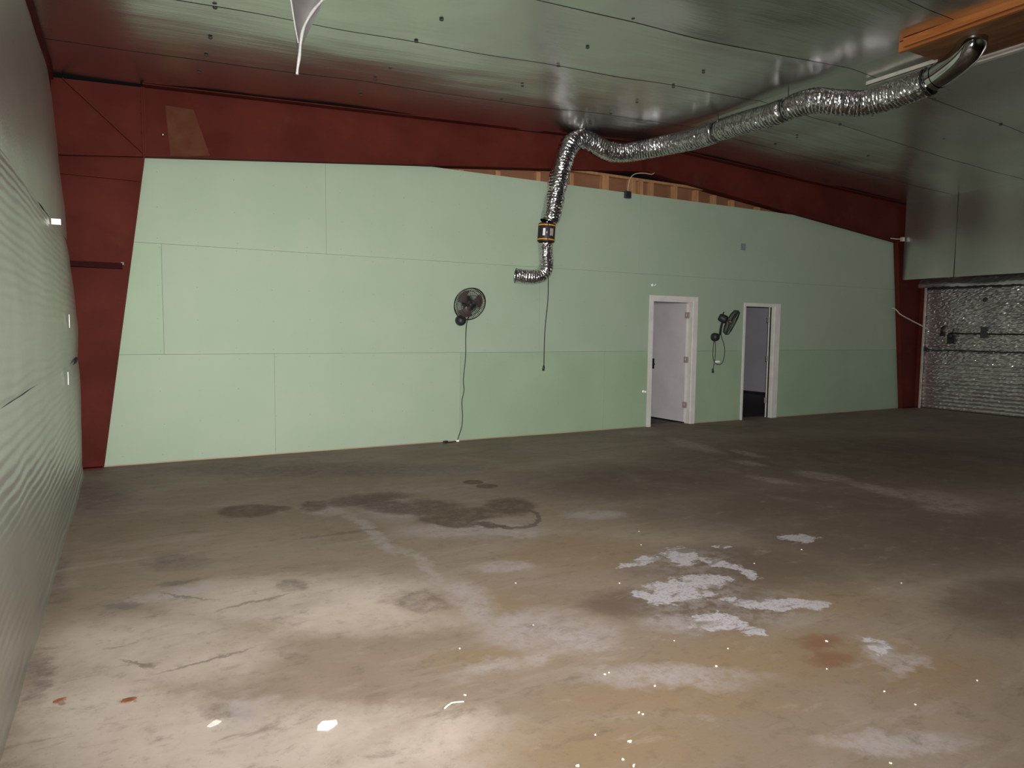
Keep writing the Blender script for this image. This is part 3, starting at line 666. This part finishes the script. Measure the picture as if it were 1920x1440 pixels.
ks = thing('cable_clamp', 'pale grey clamp and cable at the far right knee of the beam', 'clamp', (13.60, -0.10, 3.43))
MB().box((13.575, -0.145, 3.390), (13.65, -0.0955, 3.470)).build('clamp_body', M_grey, ks)
MB().tube(spline([(13.62, -0.12, 3.44), (13.45, -0.11, 3.425), (13.25, -0.108, 3.425)], 0.03), 0.011, 8).build('cable', M_grey, ks)

# ------------------------------------------------------------ things on the left wall and hanging from the ceiling
def tape(name, label, y, z, w, h):
    x = xw(z) + 0.012
    return tag(MB().box((x, y-w/2, z-h/2), (x+0.004, y+w/2, z+h/2)).build(name, M_tape), label, 'tape', None)
tag(MB().box((-0.500, -2.12, 2.312), (-0.437, -2.10, 2.356)).build('tape_tab', M_tape), 'white square tape tab sticking out of the upper seam of the left foil wall', 'tape')
tape('white_strip', 'short upright white strip on the left foil wall, upper of two', -1.72, 1.565, 0.035, 0.110)  # small upright white marks on the foil face
tape('white_strip', 'short upright white strip on the left foil wall, lower of two', -2.15, 1.112, 0.035, 0.100)

hf = thing('torn_flap', 'torn grey insulation flap with white edges dangling from the ceiling', 'flap', (1.25, -3.0, 4.16))
MB().grid(lambda u, v: ((1.135+0.065*(1-v)) * (1-u) + (1.44 - 0.225*(1-v)) * u, -3.0 + 0.03*math.sin(u*math.pi) - 0.01*math.sin(v*3), 3.66 + (zc(1.2)-0.015-3.66)*v), 6, 10).build('vinyl_sheet', M_flap, hf)
MB().tube(spline([(1.130, -3.0, zc(1.1)-0.012), (1.153, -3.005, 4.02), (1.178, -3.01, 3.85), (1.200, -3.01, 3.72)], 0.03), [0.010]*30, 8).build('torn_edge', M_flapedge, hf) if False else None
e1 = spline([(1.130, -3.0, zc(1.1)-0.012), (1.153, -3.005, 4.02), (1.178, -3.01, 3.85), (1.203, -3.01, 3.71)], 0.03)
MB().tube(e1, [0.009 - 0.005*i/len(e1) for i in range(len(e1))], 8).build('torn_edge', M_flapedge, hf)
e2 = spline([(1.465, -3.0, zc(1.46)-0.012), (1.395, -3.005, 4.075), (1.31, -3.01, 3.96), (1.245, -3.015, 3.83), (1.222, -3.015, 3.72), (1.212, -3.01, 3.62), (1.196, -3.01, 3.52), (1.192, -3.01, 3.475)], 0.025)
MB().tube(e2, [0.011 + 0.002*math.sin(i*0.9) for i in range(len(e2))], 8).build('torn_edge', M_flapedge, hf)

# ------------------------------------------------------------ litter on the slab
def flake(name, x, y, r, m, label, cat, group=None, st=1.0, ang=0.0, h=0.003):
    n = 9; ps = []
    for i in range(n):
        a = 2*math.pi*i/n; q = r*random.uniform(0.65, 1.15)
        px, py = q*math.cos(a)*st, q*math.sin(a)/st
        ps.append((x + px*math.cos(ang)-py*math.sin(ang), y + px*math.sin(ang)+py*math.cos(ang)))
    vs = [(px, py, 0.0006 + random.uniform(0, 0.4)*h) for px, py in ps] + [(px, py, 0.0020 + h*random.uniform(0.5, 1.0)) for px, py in ps]
    mb = MB().add(vs, [tuple(reversed(range(n))), tuple(range(n, 2*n))] + [(i, (i+1) % n, (i+1) % n+n, i+n) for i in range(n)])
    return tag(mb.build(name, m), label, cat, group)
flake('paper_scrap', 0.629, -6.055, 0.040, M_paper, 'white torn paper scrap on the slab near the bottom of the view', 'paper', None, 1.15, 0.5)
flake('leaf_scrap', 0.249, -5.834, 0.022, M_chip, 'small pale curled leaf scrap on the slab, left of the torn paper', 'leaf', None, 1.2, 0.6)
tag(MB().tube(spline([(1.075, -6.155, 0.004), (1.115, -6.135, 0.007), (1.165, -6.145, 0.004)], 0.02), 0.003, 6).build('straw', M_paper), 'thin white straw of plastic lying on the slab', 'straw')
flake('dry_leaf', -0.291, -5.361, 0.020, M_leafdry, 'small reddish dry leaf on the slab closest to the left foil wall', 'leaf', None, 1.5, 0.6)
flake('dry_leaf', -0.043, -5.492, 0.024, M_leafdry, 'reddish brown dry leaf lying on the pale part of the slab', 'leaf', None, 1.3, 0.2)
CH = [(1550,1203,.010),(1134,1265,.008),(1142,1262,.005),(1228,1287,.006),(1343,1250,.008),(1198,1337,.006),(1205,1340,.005),(1181,1391,.010),(1168,1425,.007),(1116,1379,.005),(1083,1437,.008),(1188,1437,.008),(1658,1297,.006),(1832,1277,.006),(1550,1255,.005),(1365,1217,.005),(1264,1202,.004),(1162,1094,.007),(967,1094,.006),(1202,1022,.006),(1198,997,.006),(1414,1057,.005),(1690,1094,.006),(1503,1031,.006),(862,1217,.006),(872,1304,.007),(1670,1432,.006),(1000,1173,.004),(1716,1322,.005)]
for px, py, r in CH:
    p = floorpt(px, py)
    flake('paint_chip', p.x, p.y, r*0.85, M_chip, 'tiny white paint chip lying on the stained concrete', 'chip', 'white paint chips scattered on the slab', random.uniform(0.9, 1.3), random.uniform(0, 3))
